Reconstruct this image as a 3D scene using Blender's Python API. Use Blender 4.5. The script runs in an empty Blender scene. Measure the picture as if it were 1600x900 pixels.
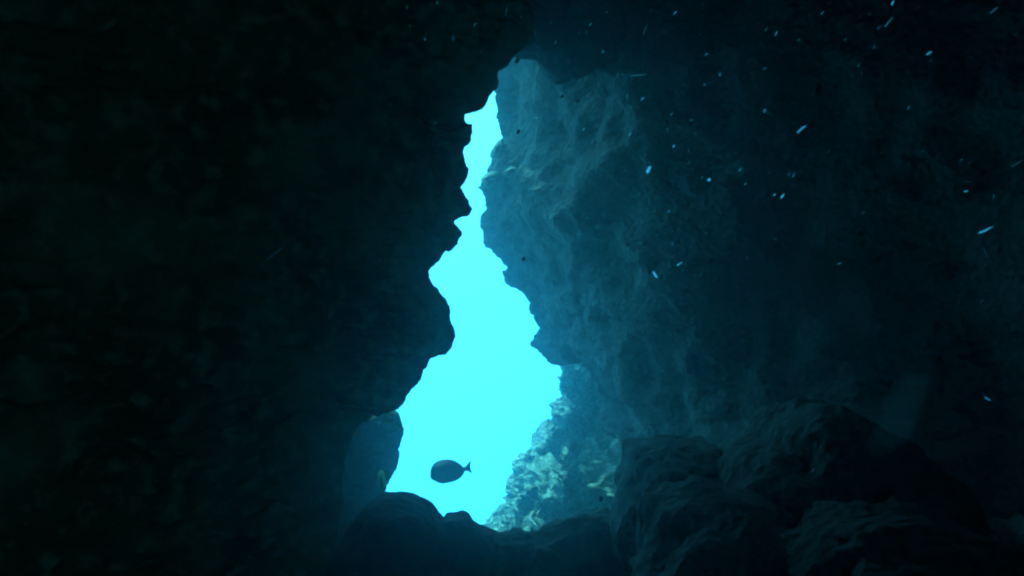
import bpy, bmesh, math, random
import numpy as np
from mathutils import Vector, noise, Matrix

S = bpy.context.scene
C = S.collection
R = math.radians
random.seed(7)

# ------------------------------------------------------------------ camera
F = 1386.0                                    # focal length in pixels of a 1600 px wide picture
cam_d = bpy.data.cameras.new('camera')
cam = bpy.data.objects.new('camera', cam_d); C.objects.link(cam)
cam_d.sensor_width = 36.0
cam_d.lens = 36.0 * F / 1600.0
cam_d.clip_start = 0.02
cam_d.clip_end = 500
cam.location = (0, 0, 0)
cam.rotation_euler = (R(90), 0, 0)
S.camera = cam
cam_d.dof.use_dof = True
cam_d.dof.focus_distance = 6.5
cam_d.dof.aperture_fstop = 13

# ------------------------------------------------------------------ world (daylight come down through sea water)
SUN_EL, SUN_AZ = 72, -28                       # azimuth from +Y, negative to the left
W = bpy.data.worlds.new('World'); S.world = W; W.use_nodes = True
nt = W.node_tree; nt.nodes.clear()
out = nt.nodes.new('ShaderNodeOutputWorld')
bg = nt.nodes.new('ShaderNodeBackground'); bg.inputs['Strength'].default_value = 0.15
sky = nt.nodes.new('ShaderNodeTexSky'); sky.sky_type = 'NISHITA'; sky.sun_disc = False
sky.sun_elevation = R(SUN_EL); sky.sun_rotation = R(SUN_AZ)
# the surface gathers the whole sky: the water's light is even in every direction, a little paler above
geo = nt.nodes.new('ShaderNodeTexCoord')
sep = nt.nodes.new('ShaderNodeSeparateXYZ'); nt.links.new(geo.outputs['Generated'], sep.inputs[0])
ab = nt.nodes.new('ShaderNodeMath'); ab.operation = 'ABSOLUTE'; nt.links.new(sep.outputs['Z'], ab.inputs[0])
ad = nt.nodes.new('ShaderNodeMath'); ad.operation = 'ADD'; ad.inputs[1].default_value = 0.9; nt.links.new(ab.outputs[0], ad.inputs[0])
cb = nt.nodes.new('ShaderNodeCombineXYZ')
nt.links.new(sep.outputs['X'], cb.inputs['X']); nt.links.new(sep.outputs['Y'], cb.inputs['Y']); nt.links.new(ad.outputs[0], cb.inputs['Z'])
nm = nt.nodes.new('ShaderNodeVectorMath'); nm.operation = 'NORMALIZE'; nt.links.new(cb.outputs[0], nm.inputs[0])
nt.links.new(nm.outputs[0], sky.inputs[0])
rp = nt.nodes.new('ShaderNodeValToRGB')
mr = nt.nodes.new('ShaderNodeMapRange'); mr.inputs['From Min'].default_value = -1; mr.inputs['From Max'].default_value = 1
nt.links.new(sep.outputs['Z'], mr.inputs['Value']); nt.links.new(mr.outputs[0], rp.inputs[0])
e = rp.color_ramp.elements
WT = 1.0
e[0].position = 0.37; e[0].color = (0.052, 0.70, 1.0, 1)
e[1].position = 0.62; e[1].color = (0.150, 0.84, 1.0, 1)
mx = nt.nodes.new('ShaderNodeMix'); mx.data_type = 'RGBA'; mx.blend_type = 'MULTIPLY'; mx.inputs['Factor'].default_value = 1
nt.links.new(sky.outputs[0], mx.inputs[6]); nt.links.new(rp.outputs[0], mx.inputs[7])
nt.links.new(mx.outputs[2], bg.inputs['Color']); nt.links.new(bg.outputs[0], out.inputs['Surface'])

sun_d = bpy.data.lights.new('sun', 'SUN'); sun = bpy.data.objects.new('sun', sun_d); C.objects.link(sun)
sun_d.energy = 3.2; sun_d.angle = R(1.5); sun_d.color = (0.085, 0.34, 0.28)     # sunlight with its red taken out by the water above
az, el = R(SUN_AZ), R(SUN_EL)
to_sun = Vector((math.sin(az) * math.cos(el), math.cos(az) * math.cos(el), math.sin(el)))
sun.rotation_euler = to_sun.to_track_quat('Z', 'Y').to_euler()

S.view_settings.view_transform = 'Standard'; S.view_settings.look = 'None'
S.view_settings.exposure = 2.35; S.view_settings.gamma = 1; S.view_settings.use_curve_mapping = False
cy = S.cycles if hasattr(S, 'cycles') else None
S.render.engine = 'CYCLES'
S.cycles.pixel_filter_type = 'BLACKMAN_HARRIS'; S.cycles.filter_width = 2.4
S.cycles.use_denoising = True
S.cycles.denoiser = 'OPENIMAGEDENOISE'
S.cycles.max_bounces = 8; S.cycles.diffuse_bounces = 5; S.cycles.volume_bounces = 2
S.cycles.transparent_max_bounces = 12
S.cycles.sample_clamp_indirect = 4

# ------------------------------------------------------------------ helpers
def tag(o, label=None, cat=None, group=None, kind=None):
    if label: o['label'] = label
    if cat: o['category'] = cat
    if group: o['group'] = group
    if kind: o['kind'] = kind
    return o

def P(px, py, y):                              # a point at distance y that the photo shows at pixel (px, py)
    return np.array([(px - 800) / F * y, y, -(py - 450) / F * y])

def link_mesh(name, verts, faces, mat, smooth=True, parent=None):
    me = bpy.data.meshes.new(name)
    me.from_pydata([tuple(v) for v in verts], [], faces)
    me.materials.append(mat)
    if smooth:
        me.polygons.foreach_set('use_smooth', [True] * len(me.polygons))
    me.update()
    o = bpy.data.objects.new(name, me); C.objects.link(o)
    if parent: o.parent = parent
    return o

def resample(pts, n):
    pts = np.array(pts, float)
    d = np.r_[0, np.cumsum(np.linalg.norm(np.diff(pts[:, :2], axis=0), axis=1))]
    # spend most samples where the photo shows the outline
    inside = (pts[:, 1] > -60) & (pts[:, 1] < 960)
    t = [0.0]
    w = np.where(inside[:-1] | inside[1:], 1.0, 0.12)
    dd = np.r_[0, np.cumsum(np.diff(d) * w)]
    q = np.linspace(0, dd[-1], n)
    s = np.interp(q, dd, d)
    return np.stack([np.interp(s, d, pts[:, k]) for k in range(pts.shape[1])], 1)

def gsmooth(a, sig):
    r = int(sig * 3); k = np.exp(-0.5 * (np.arange(-r, r + 1) / sig) ** 2); k /= k.sum()
    p = np.concatenate([2 * a[:1] - a[r:0:-1], a, 2 * a[-1:] - a[-2:-r - 2:-1]], 0)
    return np.stack([np.convolve(p[:, i], k, 'valid') for i in range(a.shape[1])], 1)

def spline(ctrl, n):
    """Catmull-Rom through control rows, n samples evenly by index"""
    ctrl = np.array(ctrl, float); m = len(ctrl)
    ext = np.vstack([2 * ctrl[0] - ctrl[1], ctrl, 2 * ctrl[-1] - ctrl[-2]])
    out_ = []
    for q in np.linspace(0, m - 1, n):
        i = min(int(q), m - 2); t = q - i
        p0, p1, p2, p3 = ext[i:i + 4]
        out_.append(0.5 * ((2 * p1) + (-p0 + p2) * t + (2 * p0 - 5 * p1 + 4 * p2 - p3) * t * t + (-p0 + 3 * p1 - 3 * p2 + p3) * t ** 3))
    return np.array(out_)

def fbm(v, scale, oct_=4, seed=0):
    return noise.fractal(Vector((v[0] * scale + seed, v[1] * scale - seed * 0.7, v[2] * scale + seed * 1.3)), 0.9, 2.1, oct_)

def rough(v, seed, big, small, lump, ridge=.9):
    """rock relief: broad hollows, knobbly lumps, fine crust"""
    a = fbm(v, 0.8, 3, seed) * big
    p = Vector((v[0] + seed, v[1], v[2] - seed))
    d = noise.voronoi(p * lump + Vector((fbm(v, 2.0, 2, seed + 3),) * 3) * 0.5)[0]
    b = (0.5 - min(d[0], 1.0)) * small
    c = fbm(v, 6.0, 4, seed + 9) * small * 0.35
    r = 1 - abs(fbm(v, 2.2, 4, seed + 5)); e_ = (r - 0.7) * small * ridge
    return a + b + c + e_

def sheet(name, outline, prof, mat, n=420, m=150, seed=0.0, big=.35, small=.14, lump=2.2, jit=0.0, sig=30, extra=None, keep=0.10, ridge=.9):
    """rock body: a traced lip (px, py, distance) swept along a profile of rows
       (dx, dy, dz, blend): the row with blend 0 is the lip itself; relief fades out towards it"""
    o2 = resample(outline, n)
    edge = np.array([P(*r) for r in o2])
    if jit:
        for i in range(n):
            q = edge[i]
            k = fbm(q, 7, 3, seed + 20) * jit + fbm(q, 24, 3, seed + 40) * jit * 0.8
            edge[i] = q + np.array([k, 0, fbm(q, 11, 3, seed + 30) * jit])
    sm = gsmooth(edge, sig); sm2 = gsmooth(edge, sig * 3)
    pr = spline(prof, m)
    i0 = int(np.argmin(np.abs(pr[:, 3]) + 10 * np.abs(pr[:, 0]) + 10 * np.abs(pr[:, 1])))
    pr[i0] = (0, 0, 0, 0)
    V = np.zeros((m, n, 3))
    for j in range(m):
        dx, dy, dz, w = pr[j]
        s = math.sqrt(dx * dx + dy * dy + dz * dz)
        w1 = min(1, max(0, (s - .16) / 0.6)); w2 = min(1, max(0, (s - 0.5) / 2.0))
        base = edge * (1 - w1) + sm * w1
        base = base * (1 - w2) + sm2 * w2
        V[j] = base + np.array([dx, dy, dz])
        if extra is not None:
            V[j] += extra(V[j], s, j > i0)
    # displacement along the local normal
    gu = np.gradient(V, axis=0); gv = np.gradient(V, axis=1)
    N = np.cross(gu, gv); N /= np.maximum(np.linalg.norm(N, axis=2, keepdims=True), 1e-6)
    for j in range(m):
        s = np.linalg.norm(pr[j][:3]); k = min(1.0, s / 0.5) ** 0.8
        for i in range(n):
            v = V[j, i]
            V[j, i] = v + N[j, i] * rough(v, seed, big * min(1, s / 1.2), small * (k * 0.97 + (keep if s > 0 else 0)), lump, ridge)
    faces = []
    for j in range(m - 1):
        for i in range(n - 1):
            a = j * n + i
            faces.append((a, a + 1, a + n + 1, a + n))
    return link_mesh(name, V.reshape(-1, 3), faces, mat)

# ------------------------------------------------------------------ materials
def rock_mat(name, c1, c2, c3, scale=3.0, bump=0.5, rough_=0.9):
    m = bpy.data.materials.new(name); m.use_nodes = True
    t = m.node_tree; b = t.nodes['Principled BSDF']; b.inputs['Roughness'].default_value = rough_
    b.inputs['Specular IOR Level'].default_value = 0.15
    tc = t.nodes.new('ShaderNodeTexCoord')
    n1 = t.nodes.new('ShaderNodeTexNoise'); n1.inputs['Scale'].default_value = scale; n1.inputs['Detail'].default_value = 9; n1.inputs['Roughness'].default_value = 0.65
    n2 = t.nodes.new('ShaderNodeTexNoise'); n2.inputs['Scale'].default_value = scale * 7; n2.inputs['Detail'].default_value = 6
    vo = t.nodes.new('ShaderNodeTexVoronoi'); vo.inputs['Scale'].default_value = scale * 6
    for k in (n1, n2, vo): t.links.new(tc.outputs['Object'], k.inputs['Vector'])
    r1 = t.nodes.new('ShaderNodeValToRGB'); t.links.new(n1.outputs['Fac'], r1.inputs[0])
    r1.color_ramp.elements[0].position = 0.36; r1.color_ramp.elements[0].color = (*c1, 1)
    r1.color_ramp.elements[1].position = 0.62; r1.color_ramp.elements[1].color = (*c2, 1)
    r2 = t.nodes.new('ShaderNodeValToRGB'); t.links.new(n2.outputs['Fac'], r2.inputs[0])
    r2.color_ramp.elements[0].position = 0.5; r2.color_ramp.elements[0].color = (0, 0, 0, 1)
    r2.color_ramp.elements[1].position = 0.68; r2.color_ramp.elements[1].color = (1, 1, 1, 1)
    mx_ = t.nodes.new('ShaderNodeMix'); mx_.data_type = 'RGBA'
    t.links.new(r2.outputs[0], mx_.inputs['Factor']); t.links.new(r1.outputs[0], mx_.inputs[6]); mx_.inputs[7].default_value = (*c3, 1)
    t.links.new(mx_.outputs[2], b.inputs['Base Color'])
    add = t.nodes.new('ShaderNodeMath'); add.operation = 'ADD'
    t.links.new(n2.outputs['Fac'], add.inputs[0]); t.links.new(vo.outputs['Distance'], add.inputs[1])
    bp = t.nodes.new('ShaderNodeBump'); bp.inputs['Strength'].default_value = bump; bp.inputs['Distance'].default_value = 0.05
    t.links.new(add.outputs[0], bp.inputs['Height']); t.links.new(bp.outputs[0], b.inputs['Normal'])
    return m

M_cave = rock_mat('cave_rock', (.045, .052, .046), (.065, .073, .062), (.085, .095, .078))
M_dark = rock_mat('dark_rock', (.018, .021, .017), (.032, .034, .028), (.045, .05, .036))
M_algae = rock_mat('algae_rock', (.05, .08, .03), (.24, .32, .13), (.32, .42, .18), scale=1.6)
M_reef = rock_mat('reef_rock', (.12, .14, .11), (.22, .25, .19), (.38, .50, .36), scale=4)
M_sand = rock_mat('sand', (.42, .40, .33), (.50, .48, .40), (.52, .5, .42), scale=.5, bump=.2)

def plain(name, col, rough_=0.6, spec=0.4, alpha=None, trans=0.0, metal=0.0):
    m = bpy.data.materials.new(name); m.use_nodes = True
    b = m.node_tree.nodes['Principled BSDF']
    t = m.node_tree
    n = t.nodes.new('ShaderNodeTexNoise'); n.inputs['Scale'].default_value = 60; n.inputs['Detail'].default_value = 4
    r = t.nodes.new('ShaderNodeValToRGB')
    r.color_ramp.elements[0].color = (*[c * .75 for c in col], 1); r.color_ramp.elements[1].color = (*[min(1, c * 1.15) for c in col], 1)
    tc = t.nodes.new('ShaderNodeTexCoord'); t.links.new(tc.outputs['Object'], n.inputs['Vector'])
    t.links.new(n.outputs['Fac'], r.inputs[0]); t.links.new(r.outputs[0], b.inputs['Base Color'])
    b.inputs['Roughness'].default_value = rough_; b.inputs['Specular IOR Level'].default_value = spec
    b.inputs['Transmission Weight'].default_value = trans; b.inputs['Metallic'].default_value = metal
    if alpha is not None: b.inputs['Alpha'].default_value = alpha
    return m

# ------------------------------------------------------------------ the cave
LEFT = [(900, -1500, 4.5), (862, -500, 4.5), (830, -120, 4.5), (824, -40, 4.5), (826, 0, 4.5), (832, 15, 4.5), (837, 32, 4.5), (836, 50, 4.5), (824, 68, 4.5), (820, 76, 4.5),
        (806, 90, 4.5), (797, 101, 4.5), (781, 111, 4.5), (778, 118, 4.5), (779, 128, 4.5), (775, 138, 4.5), (765, 151, 4.5), (758, 164, 4.5), (752, 171, 4.5), (740, 178, 4.5), (726, 180, 4.5),
        (727, 190, 4.5), (731, 195, 4.5), (738, 196, 4.5), (740, 203, 4.5), (738, 210, 4.5), (735, 214, 4.5), (737, 219, 4.5), (733, 226, 4.5), (726, 229, 4.5), (723, 236, 4.5), (725, 243, 4.5),
        (729, 253, 4.5), (732, 263, 4.5), (731, 274, 4.5), (726, 284, 4.5), (717, 295, 4.5), (723, 296, 4.5), (727, 306, 4.5), (732, 318, 4.5), (735, 328, 4.5), (732, 333, 4.5), (721, 335, 4.5),
        (712, 342, 4.5), (709, 349, 4.5), (713, 356, 4.5), (718, 362, 4.5), (718, 370, 4.5), (714, 380, 4.5), (706, 389, 4.5), (701, 391, 4.5), (696, 390, 4.5), (692, 397, 4.5), (685, 407, 4.5),
        (678, 415, 4.5), (672, 417, 4.5), (668, 425, 4.5), (669, 435, 4.5), (677, 442, 4.5), (684, 450, 4.5), (692, 462, 4.5), (700, 476, 4.5), (703, 488, 4.5), (705, 500, 4.5), (709, 511, 4.5),
        (710, 525, 4.5), (708, 538, 4.5), (703, 550, 4.5), (695, 556, 4.5), (683, 558, 4.5), (672, 562, 4.5), (665, 571, 4.5), (657, 577, 4.5), (652, 588, 4.5), (649, 598, 4.5), (647, 605, 4.5),
        (637, 617, 4.5), (630, 628, 4.5), (623, 638, 4.5), (608, 642, 4.5), (592, 647, 4.5), (574, 656, 4.5), (556, 672, 4.5), (546, 690, 4.5), (538, 715, 4.5), (532, 745, 4.5), (536, 790, 4.5),
        (520, 850, 4.5), (500, 1000, 4.5), (430, 1700, 4.5)]
# lip to the left and towards the camera, then round behind it; before the lip: the outer face
wall_left = sheet('cave_wall', LEFT,
    [(-9, 3.8, 0, 1), (-5, 3.7, 0, 1), (-2.4, 3.3, 0, 1), (-1.25, 2.5, 0, 1), (-.7, 1.4, 0, 1), (-.26, .36, 0, 1), (-.07, .11, 0, .5), (0, 0, 0, 0), (-.10, -.07, 0, .5), (-.35, -.22, 0, 1), (-.9, -.45, 0, 1),
     (-1.8, -.9, 0, 1), (-2.9, -2.0, 0, 1), (-3.7, -4, 0, 1), (-4, -7, 0, 1), (-3.6, -10, 0, 1), (-1.5, -11.6, 0, 1), (1.5, -12, 0, 1)],
    M_algae, n=800, m=180, seed=3.1, big=.34, small=.16, lump=1.8, jit=.012, sig=34)
tag(wall_left, kind='structure')

RIGHT = [(700, -1700, 9.97), (740, -500, 10.24), (765, 0, 10.50), (772, 90, 10.50), (774, 120, 10.50), (775, 150, 10.50), (779, 163, 10.50), (778, 175, 10.50), (777, 190, 10.50), (781, 200, 10.50), (786, 215, 10.50), (776, 228, 10.50), (770, 240, 10.50), (766, 252, 10.50),
         (764, 262, 10.50), (756, 277, 10.50), (754, 285, 10.50), (747, 293, 10.50), (754, 297, 10.50), (757, 308, 10.50), (761, 325, 10.50), (755, 333, 10.50), (752, 345, 10.50), (751, 356, 10.50), (756, 370, 10.50), (760, 385, 10.50),
         (772, 391, 10.50), (779, 398, 10.50), (787, 408, 10.50), (795, 422, 10.50), (786, 421, 10.50), (785, 425, 10.50), (791, 434, 10.50), (788, 440, 10.50), (798, 449, 10.50), (808, 450, 10.50), (817, 459, 10.50), (826, 475, 10.50), (826, 484, 10.50),
         (836, 498, 10.50), (843, 512, 10.50), (840, 521, 10.50), (833, 522, 10.50), (830, 533, 10.50), (829, 543, 10.50), (840, 546, 10.50), (850, 555, 10.50), (858, 566, 10.50), (867, 572, 10.50), (876, 567, 10.50), (886, 564, 10.50), (898, 562, 10.37), (906, 565, 10.37),
         (916, 574, 10.24), (925, 584, 10.24), (929, 600, 10.24), (936, 614, 10.11), (946, 618, 10.11), (941, 630, 9.97), (938, 645, 9.97), (942, 660, 9.84), (950, 671, 9.71), (962, 678, 9.58), (973, 688, 9.45), (978, 705, 9.45), (982, 725, 9.45),
         (985, 760, 9.45), (980, 800, 9.45), (980, 950, 9.45), (990, 1700, 9.45)]
def bulge(v, s, inner):
    # the upper shoulder of the right wall stands further out and rounder than the rest
    o = np.zeros_like(v)
    if inner:
        k = np.exp(-((v[:, 2] - 2.5) / .9) ** 2) * min(1, s / .5) * math.exp(-(s / 1.3) ** 2)
        o[:, 1] = k * .35
        o[:, 0] = k * .0
    return o
wall_right = sheet('cave_wall', RIGHT,
    [(9, 1.5, 0, 1), (5, 1.4, 0, 1), (2.2, 1.2, 0, 1), (.9, .9, 0, 1), (.3, .5, 0, 1), (.06, .2, 0, .5), (0, 0, 0, 0), (.12, -.2, 0, .5), (.32, -.72, 0, 1), (.52, -1.38, 0, 1), (.80, -2.0, 0, 1),
     (1.35, -2.6, 0, 1), (2.25, -3.05, 0, 1), (3.4, -3.65, 0, 1), (4.45, -5.3, 0, 1), (4.8, -9, 0, 1), (4.5, -14.2, 0, 1), (2.6, -16.8, 0, 1)],  # stops short behind the camera: gap added to let light onto left wall
    M_cave, n=760, m=230, seed=11.7, ridge=.25, big=.22, small=.11, lump=2.6, jit=.030, sig=16, extra=bulge, keep=.2)
tag(wall_right, kind='structure')

CEIL = [(-2600, -500, 6.9), (-1000, -200, 6.9), (100, 0, 6.9), (600, 55, 6.9), (760, 76, 6.9), (800, 84, 6.9), (812, 90, 6.9), (822, 92, 6.9), (834, 94, 6.9), (841, 101, 6.9), (846, 112, 6.9), (850, 120, 6.9), (858, 127, 6.9), (868, 131, 6.9),
        (880, 130, 6.9), (898, 124, 7.6), (915, 119, 8.4), (950, 105, 9.2), (1000, 90, 9.4), (1080, 70, 9.2), (1250, 30, 8.6), (1500, -60, 8.0), (2600, -400, 7.5)]
ceiling = sheet('cave_ceiling', CEIL,
    [(0, 1.6, 6, 1), (0, 1.2, 3.5, 1), (0, .8, 1.6, 1), (0, .5, .7, 1), (0, .15, .18, .5), (0, 0, 0, 0), (0, -.14, .03, .5), (0, -.5, .10, 1), (0, -1.2, .28, 1), (0, -2.4, .65, 1), (0, -4.5, 1.2, 1),
     (0, -7, 1.6, 1), (0, -10, 1.5, 1), (0, -14, 1.0, 1), (0, -17, .6, 1)],
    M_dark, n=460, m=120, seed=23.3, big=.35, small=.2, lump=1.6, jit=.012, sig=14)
tag(ceiling, kind='structure')

FLOOR = [(-2600, 1300, 5.2), (-900, 1050, 5.2), (200, 900, 5.2), (520, 880, 5.2), (600, 860, 5.2), (690, 835, 5.2), (740, 826, 5.2), (752, 826, 5.2), (766, 834, 5.2), (780, 839, 5.2), (792, 838, 5.2), (800, 832, 5.2), (815, 830, 5.2), (830, 831, 5.2), (845, 828, 5.2), (852, 821, 5.2),
         (866, 821, 5.2), (878, 817, 5.2), (886, 810, 5.2), (898, 808, 5.2), (912, 806, 5.2), (925, 803, 5.2), (945, 804, 5.2), (962, 804, 5.2), (985, 797, 5.8), (1030, 780, 7.0), (1100, 750, 8.5), (1200, 740, 8.5), (1400, 710, 8.2), (1800, 600, 7.8), (2600, 500, 7.5)]
floor = sheet('cave_floor', FLOOR,
    [(0, 7, -9, 1), (0, 4.5, -5.5, 1), (0, 2.6, -3, 1), (0, 1.3, -1.3, 1), (0, .5, -.32, 1), (0, .15, -.06, .5), (0, 0, 0, 0), (0, -.15, -.04, .5), (0, -.5, -.18, 1), (0, -1.0, -.28, 1), (0, -2, -.4, 1),
     (0, -4, -.45, 1), (0, -7, -.3, 1), (0, -10, 0, 1), (0, -13, .3, 1), (0, -16, .4, 1)],
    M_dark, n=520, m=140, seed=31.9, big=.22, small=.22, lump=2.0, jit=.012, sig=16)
tag(floor, kind='structure')

# ------------------------------------------------------------------ reef outside
SLOPE = [(1100, 300, 14.61), (960, 480, 14.22), (930, 520, 14.22), (900, 556, 14.22), (890, 560, 14.22), (882, 572, 14.22), (882, 583, 14.22), (875, 590, 14.22), (872, 600, 14.22), (875, 612, 14.22), (878, 621, 14.10), (868, 627, 14.10), (860, 632, 14.10), (863, 645, 13.97),
         (870, 658, 13.97), (872, 668, 13.97), (864, 668, 13.84), (856, 674, 13.84), (848, 682, 13.72), (842, 688, 13.72), (838, 697, 13.59), (831, 704, 13.59), (826, 712, 13.46), (812, 714, 13.34), (804, 720, 13.21), (803, 732, 13.08), (796, 745, 12.95), (793, 760, 12.83), (795, 775, 12.70),
         (788, 790, 12.57), (778, 802, 12.45), (764, 812, 12.32), (760, 826, 12.19), (750, 850, 11.94), (720, 950, 11.68), (640, 1300, 10.92), (560, 2000, 10.16)]
def overhang(v, s, inner):
    # away from its crest the face undercuts: the lower, the further back
    o = np.zeros_like(v)
    if inner:
        for i in range(len(v)):
            z = v[i, 2]
            low = min(1, max(0, (-2.6 - z) / .9)); ledge = math.exp(-((z + 2.75) / .16) ** 2)
            s0 = .16 + .62 * low + .35 * ledge + .45 * fbm((0, s, z), 1.7, 3, 77)
            k = min(1, max(0, (s - max(.1, s0)) / .6))
            o[i, 1] = .95 * max(0, -1.1 - z) * k
    return o
slope = sheet('reef_slope', SLOPE,
    [(8, 5, 0, 1), (4, 3.5, 0, 1), (1.8, 2.2, 0, 1), (.8, 1.2, 0, 1), (.25, .5, 0, 1), (.05, .18, 0, .5), (0, 0, 0, 0), (.12, -.12, 0, .5), (.4, -.32, 0, 1), (.9, -.6, 0, 1), (1.7, -.9, 0, 1), (3, -1.2, 0, 1), (6, -1.2, 0, 1)],
    M_reef, n=620, m=190, seed=47.7, ridge=.5, big=.45, small=.30, lump=3.6, jit=.05, sig=14, keep=.25, extra=overhang)
tag(slope, 'pale blue coral covered reef slope standing outside behind the lower right of the opening', 'reef')

BOULD_L = [(560, 560, 7.68), (575, 600, 7.68), (592, 640, 7.58), (600, 638, 7.58), (612, 639, 7.58), (622, 645, 7.58), (624, 657, 7.58), (630, 668, 7.58), (631, 678, 7.58), (627, 692, 7.58), (626, 698, 7.58), (623, 703, 7.58), (624, 712, 7.58), (621, 728, 7.58), (614, 742, 7.49), (606, 755, 7.49),
           (601, 764, 7.49), (602, 778, 7.49), (598, 800, 7.39), (585, 850, 7.30), (560, 1000, 7.30), (520, 1500, 7.02)]
buttress = sheet('rock_buttress', BOULD_L,
    [(-6, 3, 0, 1), (-3, 2.2, 0, 1), (-1.2, 1.4, 0, 1), (-.5, .7, 0, 1), (-.15, .3, 0, 1), (-.03, .1, 0, .5), (0, 0, 0, 0), (-.06, -.14, 0, .5), (-.2, -.32, 0, 1), (-.5, -.5, 0, 1), (-1.2, -.6, 0, 1), (-3, -.6, 0, 1)],
    M_cave, n=260, m=110, seed=59.3, big=.15, small=.08, lump=2.4, jit=.008, sig=14)
tag(buttress, 'rounded blue rock with pale green patches standing just beyond the left wall', 'rock')

def boulder(name, outline, y, thick, mat, seed, small=.12, lump=2.4, jit=.01, n=220, m=70):
    """a free-standing boulder whose outline, at distance y, is the polygon outline; bellied front and back"""
    o2 = resample(outline + [outline[0]], n + 1)[:n]
    q3 = gsmooth(np.vstack([o2[-20:, :2], o2[:, :2], o2[:20, :2]]), 2.0)[20:-20]
    edge = np.array([P(a, b, y) for a, b in q3])
    for i in range(n):
        edge[i] += np.array([fbm(edge[i], 9, 3, seed) * jit, 0, fbm(edge[i], 9, 3, seed + 4) * jit])
    cen = edge.mean(0)
    V = []; rings = []
    th = np.linspace(-math.pi / 2, math.pi / 2, m)
    for j, a in enumerate(th[1:-1]):
        k = math.cos(a) ** 0.75; d = math.sin(a)
        for i in range(n):
            q = cen + (edge[i] - cen) * k + np.array([0, d * thick, 0])
            out_ = q - cen; L = np.linalg.norm(out_)
            f = min(1, abs(d) * 2.5)
            V.append(q + out_ / max(L, 1e-5) * rough(q, seed, .06, small, lump) * f)
    V.append(cen + np.array([0, -thick, 0])); V.append(cen + np.array([0, thick, 0]))
    faces = []; mm = m - 2
    for j in range(mm - 1):
        for i in range(n):
            a = j * n + i; b = j * n + (i + 1) % n
            faces.append((a, b, b + n, a + n))
    f0 = mm * n
    for i in range(n):
        faces.append((f0, (i + 1) % n, i)); faces.append((f0 + 1, (mm - 1) * n + i, (mm - 1) * n + (i + 1) % n))
    return link_mesh(name, V, faces, mat)

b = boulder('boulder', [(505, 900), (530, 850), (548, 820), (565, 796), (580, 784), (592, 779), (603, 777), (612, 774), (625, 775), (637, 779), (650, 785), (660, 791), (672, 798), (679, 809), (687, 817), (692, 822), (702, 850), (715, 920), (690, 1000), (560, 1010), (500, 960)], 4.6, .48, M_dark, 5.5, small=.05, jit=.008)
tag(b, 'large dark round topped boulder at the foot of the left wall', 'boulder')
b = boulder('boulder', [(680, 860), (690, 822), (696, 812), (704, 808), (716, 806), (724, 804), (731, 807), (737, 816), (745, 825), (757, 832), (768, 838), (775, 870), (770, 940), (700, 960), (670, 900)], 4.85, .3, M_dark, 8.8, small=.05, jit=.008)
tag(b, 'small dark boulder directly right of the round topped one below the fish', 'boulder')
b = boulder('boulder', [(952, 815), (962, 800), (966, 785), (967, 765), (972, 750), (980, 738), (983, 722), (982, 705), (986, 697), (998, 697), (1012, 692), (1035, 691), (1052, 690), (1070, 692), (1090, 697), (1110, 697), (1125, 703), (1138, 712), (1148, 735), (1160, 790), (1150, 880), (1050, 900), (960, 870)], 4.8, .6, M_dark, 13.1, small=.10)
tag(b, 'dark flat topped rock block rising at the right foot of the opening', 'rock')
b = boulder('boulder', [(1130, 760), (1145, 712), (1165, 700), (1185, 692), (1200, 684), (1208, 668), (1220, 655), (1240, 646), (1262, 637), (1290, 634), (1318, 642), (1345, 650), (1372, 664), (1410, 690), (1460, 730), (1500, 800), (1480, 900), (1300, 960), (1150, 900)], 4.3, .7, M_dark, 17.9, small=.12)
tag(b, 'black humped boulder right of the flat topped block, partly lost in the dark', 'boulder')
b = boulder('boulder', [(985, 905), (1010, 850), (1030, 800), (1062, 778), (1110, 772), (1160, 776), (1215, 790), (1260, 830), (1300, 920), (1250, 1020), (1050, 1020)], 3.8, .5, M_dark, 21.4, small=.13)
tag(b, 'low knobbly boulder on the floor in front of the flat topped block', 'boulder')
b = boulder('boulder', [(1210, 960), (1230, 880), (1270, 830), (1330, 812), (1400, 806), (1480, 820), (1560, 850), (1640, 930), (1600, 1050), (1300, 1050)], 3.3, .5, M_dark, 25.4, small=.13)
tag(b, 'nearest dark rough boulder at the bottom right corner', 'boulder')

M_green = rock_mat('pale_green_growth', (.34, .50, .22), (.50, .68, .32), (.62, .78, .42), scale=6)
for poly, sd in (([(590, 648), (599, 641), (610, 638), (620, 643), (624, 654), (629, 667), (623, 668), (612, 661), (601, 655)], 61.0),
                 ([(592, 739), (596, 736), (600, 744), (603, 757), (602, 767), (597, 762), (593, 750)], 66.0)):
    g_ = boulder('algae_patch', poly, 6.15, .09, M_green, sd, small=.03, n=80, m=24)
    g_.parent = buttress
    g_['label'] = 'pale green growth'

for i_, (poly, y_, lab) in enumerate([
        ([(766, 244), (770, 232), (778, 224), (786, 218), (791, 226), (788, 238), (779, 246), (770, 250)], 10.0, 'uppermost of three sunlit coral clumps on the slit side edge of the right wall'),
        ([(752, 290), (755, 280), (766, 273), (776, 270), (784, 272), (783, 280), (772, 287), (760, 294)], 10.0, 'lowest of three sunlit coral clumps, jutting left from the right wall into the slit'),
        ([(786, 272), (791, 264), (800, 260), (806, 264), (803, 271), (794, 277)], 9.75, 'smallest of three sunlit coral clumps, inward of the other two on the right wall')]):
    tag(boulder('coral_clump', poly, y_, .12, M_reef, 71.0 + i_ * 3, small=.07, lump=7, n=110, m=34), lab, 'coral', 'sunlit coral clumps on the right wall edge')

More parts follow.
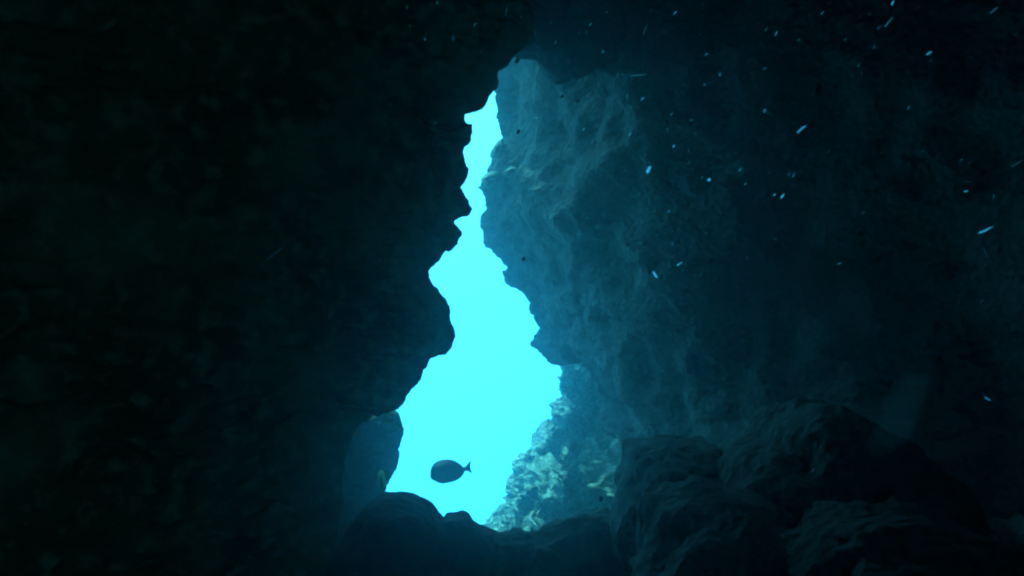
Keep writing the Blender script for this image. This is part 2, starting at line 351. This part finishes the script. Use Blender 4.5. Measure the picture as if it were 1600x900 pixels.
# deep seabed far below the drop-off
n_ = 60; Vs = []; Fs = []
for j in range(n_):
    for i in range(n_):
        x = -23 + 46 * i / (n_ - 1); y = -13 + 44 * j / (n_ - 1)
        Vs.append((x, y, -13 + fbm((x, y, 0), .08, 3, 2) * 1.2))
for j in range(n_ - 1):
    for i in range(n_ - 1):
        a = j * n_ + i; Fs.append((a, a + 1, a + n_ + 1, a + n_))
tag(link_mesh('seabed', Vs, Fs, M_sand), kind='structure')

# ------------------------------------------------------------------ the fish (a disc shaped surgeonfish swimming to the left)
M_fish = plain('dark_fish_skin', (.035, .04, .06), .45, .4)
def build_fish(y=7.0):
    top = [(672.2, 743), (671.8, 738), (673, 731), (677, 725), (683, 720.5), (691, 718), (699, 717.2), (707, 718.5), (714, 721.5), (720, 726), (724, 729.5), (727, 731)]
    bot = [(672.2, 745), (672.8, 749), (676, 750), (681, 752.5), (686, 755), (692, 756), (699, 754.8), (707, 753), (714, 750.5), (720, 746.5), (724, 741.5), (727, 735.5)]
    cx, cy_ = 700, 736.5
    xs = np.linspace(672.3, 727, 34)
    tt = np.array(top); bb = np.array(bot)
    zt = np.interp(xs, tt[:, 0], tt[:, 1]); zb = np.interp(xs, bb[:, 0], bb[:, 1])
    nb = 20; V = []; Fc = []
    k = y / F
    for i, x in enumerate(xs):
        u = (x - 672.3) / (727 - 672.3)
        half = (0.9 + 8.2 * math.sin(math.pi * min(1, u * 1.05) ** .62)) * (1 if u < .9 else .8)
        mid = (zt[i] + zb[i]) / 2; hh = (zb[i] - zt[i]) / 2
        for a in range(nb):
            t = 2 * math.pi * a / nb
            s_, c_ = math.sin(t), math.cos(t)
            # the outermost sixth of the height is the thin folded dorsal and anal fin
            zz = c_; wdt = half * max(0, 1 - (abs(zz) / .86) ** 2.4) ** .5 if abs(zz) < .86 else .35
            V.append(((x - cx) * k, math.copysign(max(wdt, .35), s_) * k if abs(s_) > 1e-6 else 0, -(mid - hh * zz - cy_) * k))
    for i in range(len(xs) - 1):
        for a in range(nb):
            b2 = (a + 1) % nb
            Fc.append((i * nb + a, i * nb + b2, (i + 1) * nb + b2, (i + 1) * nb + a))
    Fc.append(tuple(range(nb))[::-1]); Fc.append(tuple((len(xs) - 1) * nb + a for a in range(nb)))
    def plate(poly, thick, off=(0, 0, 0), tilt=0):
        b0 = len(V); n = len(poly)
        for sgn in (-1, 1):
            for (px, py) in poly:
                V.append(((px - cx) * k + off[0], sgn * thick * k + off[1] + tilt * (px - poly[0][0]) * k, -(py - cy_) * k + off[2]))
        Fc.append(tuple(range(b0, b0 + n))); Fc.append(tuple(range(b0 + n, b0 + 2 * n))[::-1])
        for i in range(n):
            j = (i + 1) % n; Fc.append((b0 + i, b0 + n + i, b0 + n + j, b0 + j))
    plate([(723.5, 730.5), (727.0, 729.0), (730.5, 725.0), (733.5, 721.2), (736.6, 718.6), (735.6, 723.0), (735.0, 728), (735.2, 732), (736.6, 736), (739.2, 740), (734.5, 738), (730, 735.8), (727, 736), (724.5, 737.5)], .6)
    for sg in (-1, 1):
        plate([(684, 738), (689, 735.5), (695, 737.5), (696.5, 741), (692, 743.5), (686, 741.5)], .25, (0, sg * 7.6 * k, 0), sg * .25)
    # small bulging eyes set into the head
    for sg in (-1, 1):
        b0 = len(V); c0 = np.array([(678.5 - cx) * k, sg * 4.2 * k, -(733.5 - cy_) * k]); r0 = 1.5 * k
        for la in range(1, 5):
            for lo in range(8):
                th = math.pi * la / 5; ph = 2 * math.pi * lo / 8
                V.append(tuple(c0 + r0 * np.array([math.sin(th) * math.cos(ph), math.sin(th) * math.sin(ph), math.cos(th)])))
        for la in range(3):
            for lo in range(8):
                Fc.append((b0 + la * 8 + lo, b0 + la * 8 + (lo + 1) % 8, b0 + (la + 1) * 8 + (lo + 1) % 8, b0 + (la + 1) * 8 + lo))
        Fc.append(tuple(b0 + q for q in range(8))); Fc.append(tuple(b0 + 24 + q for q in range(8))[::-1])
    o = link_mesh('fish', V, Fc, M_fish)
    o.location = P(cx, cy_, y)
    return o
tag(build_fish(), 'dark oval surgeonfish with forked tail swimming left across the bright opening', 'fish')

# ------------------------------------------------------------------ things drifting in the water
M_fleck = plain('pale_fleck', (.75, .8, .78), .38, 1.0, metal=.65)
M_faint = plain('faint_fleck', (.55, .6, .58), .33, .8, metal=.6)
M_speck = plain('dark_speck', (.03, .03, .025), .8, .1)
M_blue = plain('silvery_fleck', (.5, .65, .75), .3, .8, metal=.7)

def fleck_mesh(name, mat, seed, rx, ry, rz):
    """an irregular, slightly bent grain, long axis along x"""
    bm = bmesh.new(); bmesh.ops.create_icosphere(bm, subdivisions=3, radius=1)
    for v in bm.verts:
        k = 1 + .35 * noise.noise(v.co * 1.7 + Vector((seed, 0, 0)))
        v.co = Vector((v.co.x * rx * k, v.co.y * ry * k, (v.co.z * k + .5 * v.co.x ** 2 * .6) * rz))
    me = bpy.data.meshes.new(name); bm.to_mesh(me); bm.free(); me.materials.append(mat)
    me.polygons.foreach_set('use_smooth', [True] * len(me.polygons))
    return me
K = 1.0 / F
FLK = [fleck_mesh('drifting_fleck', M_fleck, s, .5, .02, .06) for s in (1.2, 5.7, 9.3)]
STR = [fleck_mesh('drifting_streak', M_faint, s, .6, .02, .04) for s in (2.2, 6.1)]
SPK = [fleck_mesh('dark_speck', M_speck, s, .5, .4, .36) for s in (3.3, 7.1)]
MOUTH = np.array([-.2, 5.0, -.4])             # middle of the cave mouth
def drift(me, px, py, y, ang, L, label, cat, group, glint=None):
    """glint: how far (degrees) a platelet is tipped from mirroring the cave mouth; None = no platelet"""
    o = bpy.data.objects.new(me.name, me); C.objects.link(o)
    p = P(px, py, y)
    s = L * K * y * (.56 if glint else 1)
    if glint is None:
        o.rotation_euler = (0, -R(ang), 0)
    else:
        d1 = -p / np.linalg.norm(p); d2 = MOUTH - p; d2 /= np.linalg.norm(d2)
        h = Vector(d1 + d2).normalized()
        h = (h + Vector([rnd.gauss(0, math.radians(glint)) for _ in range(3)])).normalized()
        ax = Vector((math.cos(R(ang)), 0, math.sin(R(ang))))
        # long axis: the direction in the platelet that reads at this angle from the front
        vd = Vector(d1); n_ = ax.cross(vd); x_ = n_.cross(h)
        x_.normalize()
        if x_.dot(ax) < 0: x_ = -x_
        z_ = x_.cross(h)
        f = max((x_ - vd * x_.dot(vd)).length, .3)
        s /= f
        o.rotation_euler = Matrix((x_, h, z_)).transposed().to_euler()
    o.location = p; o.scale = (s, s, s)
    tag(o, label, cat, group)
    return o
rnd = random.Random(4)
bright = [(538, 12, 25, 16), (683, 4, 80, 7), (595, 88, 40, 13), (664, 61, 85, 10), (752, 79, 70, 12), (861, 35, 60, 7), (868, 66, 70, 11), (948, 19, 60, 7), (1017, 17, 60, 7), (973, 116, 30, 7),
          (1101, 132, 70, 9), (1125, 116, 80, 9), (1321, 61, 45, 13), (1395, 4, 60, 18), (1452, 83, 35, 16), (1420, 168, 50, 12), (1043, 202, 45, 9), (1053, 228, 60, 12), (1240, 274, 70, 12),
          (1223, 306, 50, 18), (1509, 299, 10, 10), (912, 202, 60, 10), (1103, 365, 60, 6), (982, 388, 60, 8), (1270, 735, 55, 13), (838, 184, 40, 9), (1165, 287, 40, 8), (813, 26, 80, 7), (1170, 455, 90, 10)]
faint = [(791, 18, 80, 16), (708, 60, 85, 9), (619, 215, 50, 10), (660, 258, 70, 9), (837, 52, 80, 8), (905, 51, 80, 7), (916, 51, 75, 7), (942, 80, 80, 7), (1008, 46, 70, 20), (1055, 20, 50, 9), (1213, 52, 65, 10),
         (998, 117, 5, 30), (1390, 33, 50, 22), (1553, 16, 40, 16), (1253, 201, 40, 20), (1014, 265, 60, 28), (1108, 281, 25, 24), (1513, 284, 5, 13), (977, 266, 60, 7), (1077, 254, 50, 9), (1080, 320, 45, 7),
         (1212, 374, 0, 7), (1028, 367, 45, 7), (1051, 381, 60, 7), (1540, 360, 25, 26), (1540, 395, 110, 20), (1198, 605, 70, 12), (1543, 623, 150, 13), (1535, 470, 45, 10), (920, 147, 45, 16), (1004, 154, 45, 9),
         (1195, 107, 30, 9), (1045, 330, 40, 7), (1062, 412, 30, 12), (1350, 332, 20, 8), (742, 38, 70, 8), (640, 40, 60, 7), (560, 74, 65, 7), (980, 150, 70, 6), (1050, 178, 60, 7), (1285, 20, 45, 9), (1590, 255, 30, 22), (430, 395, 35, 40), (330, 215, 40, 14), (290, 280, 35, 22)]
dust = []
while len(dust) < 80:                             # the fine dust between them
    x_ = rnd.uniform(540, 1595); y_ = abs(rnd.gauss(0, 200)) + 4
    if y_ < 640 and not (700 < x_ < 880 and y_ > 50): dust.append((x_, y_, rnd.gauss(55, 22), rnd.uniform(4, 8)))
faint += dust
for i, (px, py, a, L) in enumerate(bright):
    drift(FLK[i % 3], px, py, rnd.uniform(1.2, 3.4), a, L * rnd.uniform(.75, 1.1), 'bright glinting fleck of drifting matter against the dark upper rock', 'fleck', 'bright flecks drifting in the water', rnd.choice((1, 2.5, 5)))
for i, (px, py, a, L) in enumerate(faint):
    drift(STR[i % 2], px, py, rnd.uniform(1.2, 4.0), a, L * 1.3, 'thin faint grey streak of drifting matter in the dark water', 'streak', 'faint streaks drifting in the water', rnd.choice((3, 5, 8)))
for i, (px, py, a, L) in enumerate([(808, 95, 60, 9), (810, 206, 80, 7), (903, 158, 45, 6), (878, 151, 45, 5), (818, 405, 50, 7)]):
    drift(SPK[i % 2], px, py, 3.5, a, L, 'tiny dark speck drifting before the pale upper edge of the right wall', 'speck', 'dark specks before the right wall')
drift(SPK[0], 939, 780, 5.5, 80, 9, 'dark speck in front of the blue reef slope beside the block', 'speck', None)
drift(fleck_mesh('blue_fleck', M_blue, 4.4, .5, .04, .3), 1024, 429, 3.0, -38, 16, 'small pale blue diamond shaped fleck left of the wall centre', 'fleck', None, 3)

# the large soft drifting wisp: a filmy body that thins out towards its rim
m = bpy.data.materials.new('milky_film'); m.use_nodes = True
t = m.node_tree; t.nodes.clear()
o_ = t.nodes.new('ShaderNodeOutputMaterial'); pv = t.nodes.new('ShaderNodeVolumePrincipled')
pv.inputs['Color'].default_value = (.9, .95, .8, 1); pv.inputs['Density'].default_value = 4.5; pv.inputs['Anisotropy'].default_value = .7
t.links.new(pv.outputs[0], o_.inputs['Volume'])
me = fleck_mesh('drifting_wisp', m, 2.9, .5, .15, .17)
drift(me, 1402, 652, .9, 62, 165, 'large faint blurred grey green wisp hanging in the dark water right of the humped boulder', 'wisp', None)

# ------------------------------------------------------------------ the water itself
bm = bmesh.new(); bmesh.ops.create_cube(bm, size=1)
for v in bm.verts:
    v.co = Vector(((v.co.x) * 48, 9 + v.co.y * 46, -2.5 + v.co.z * 25))
me = bpy.data.meshes.new('haze'); bm.to_mesh(me); bm.free()
mh = bpy.data.materials.new('sea_water_haze'); mh.use_nodes = True
t = mh.node_tree; t.nodes.clear()
o_ = t.nodes.new('ShaderNodeOutputMaterial'); pv = t.nodes.new('ShaderNodeVolumePrincipled')
pv.inputs['Color'].default_value = (.40, .92, .97, 1); pv.inputs['Density'].default_value = 0.0255; pv.inputs['Anisotropy'].default_value = .90
t.links.new(pv.outputs[0], o_.inputs['Volume'])
me.materials.append(mh)
hz = bpy.data.objects.new('haze', me); C.objects.link(hz); tag(hz, kind='stuff')
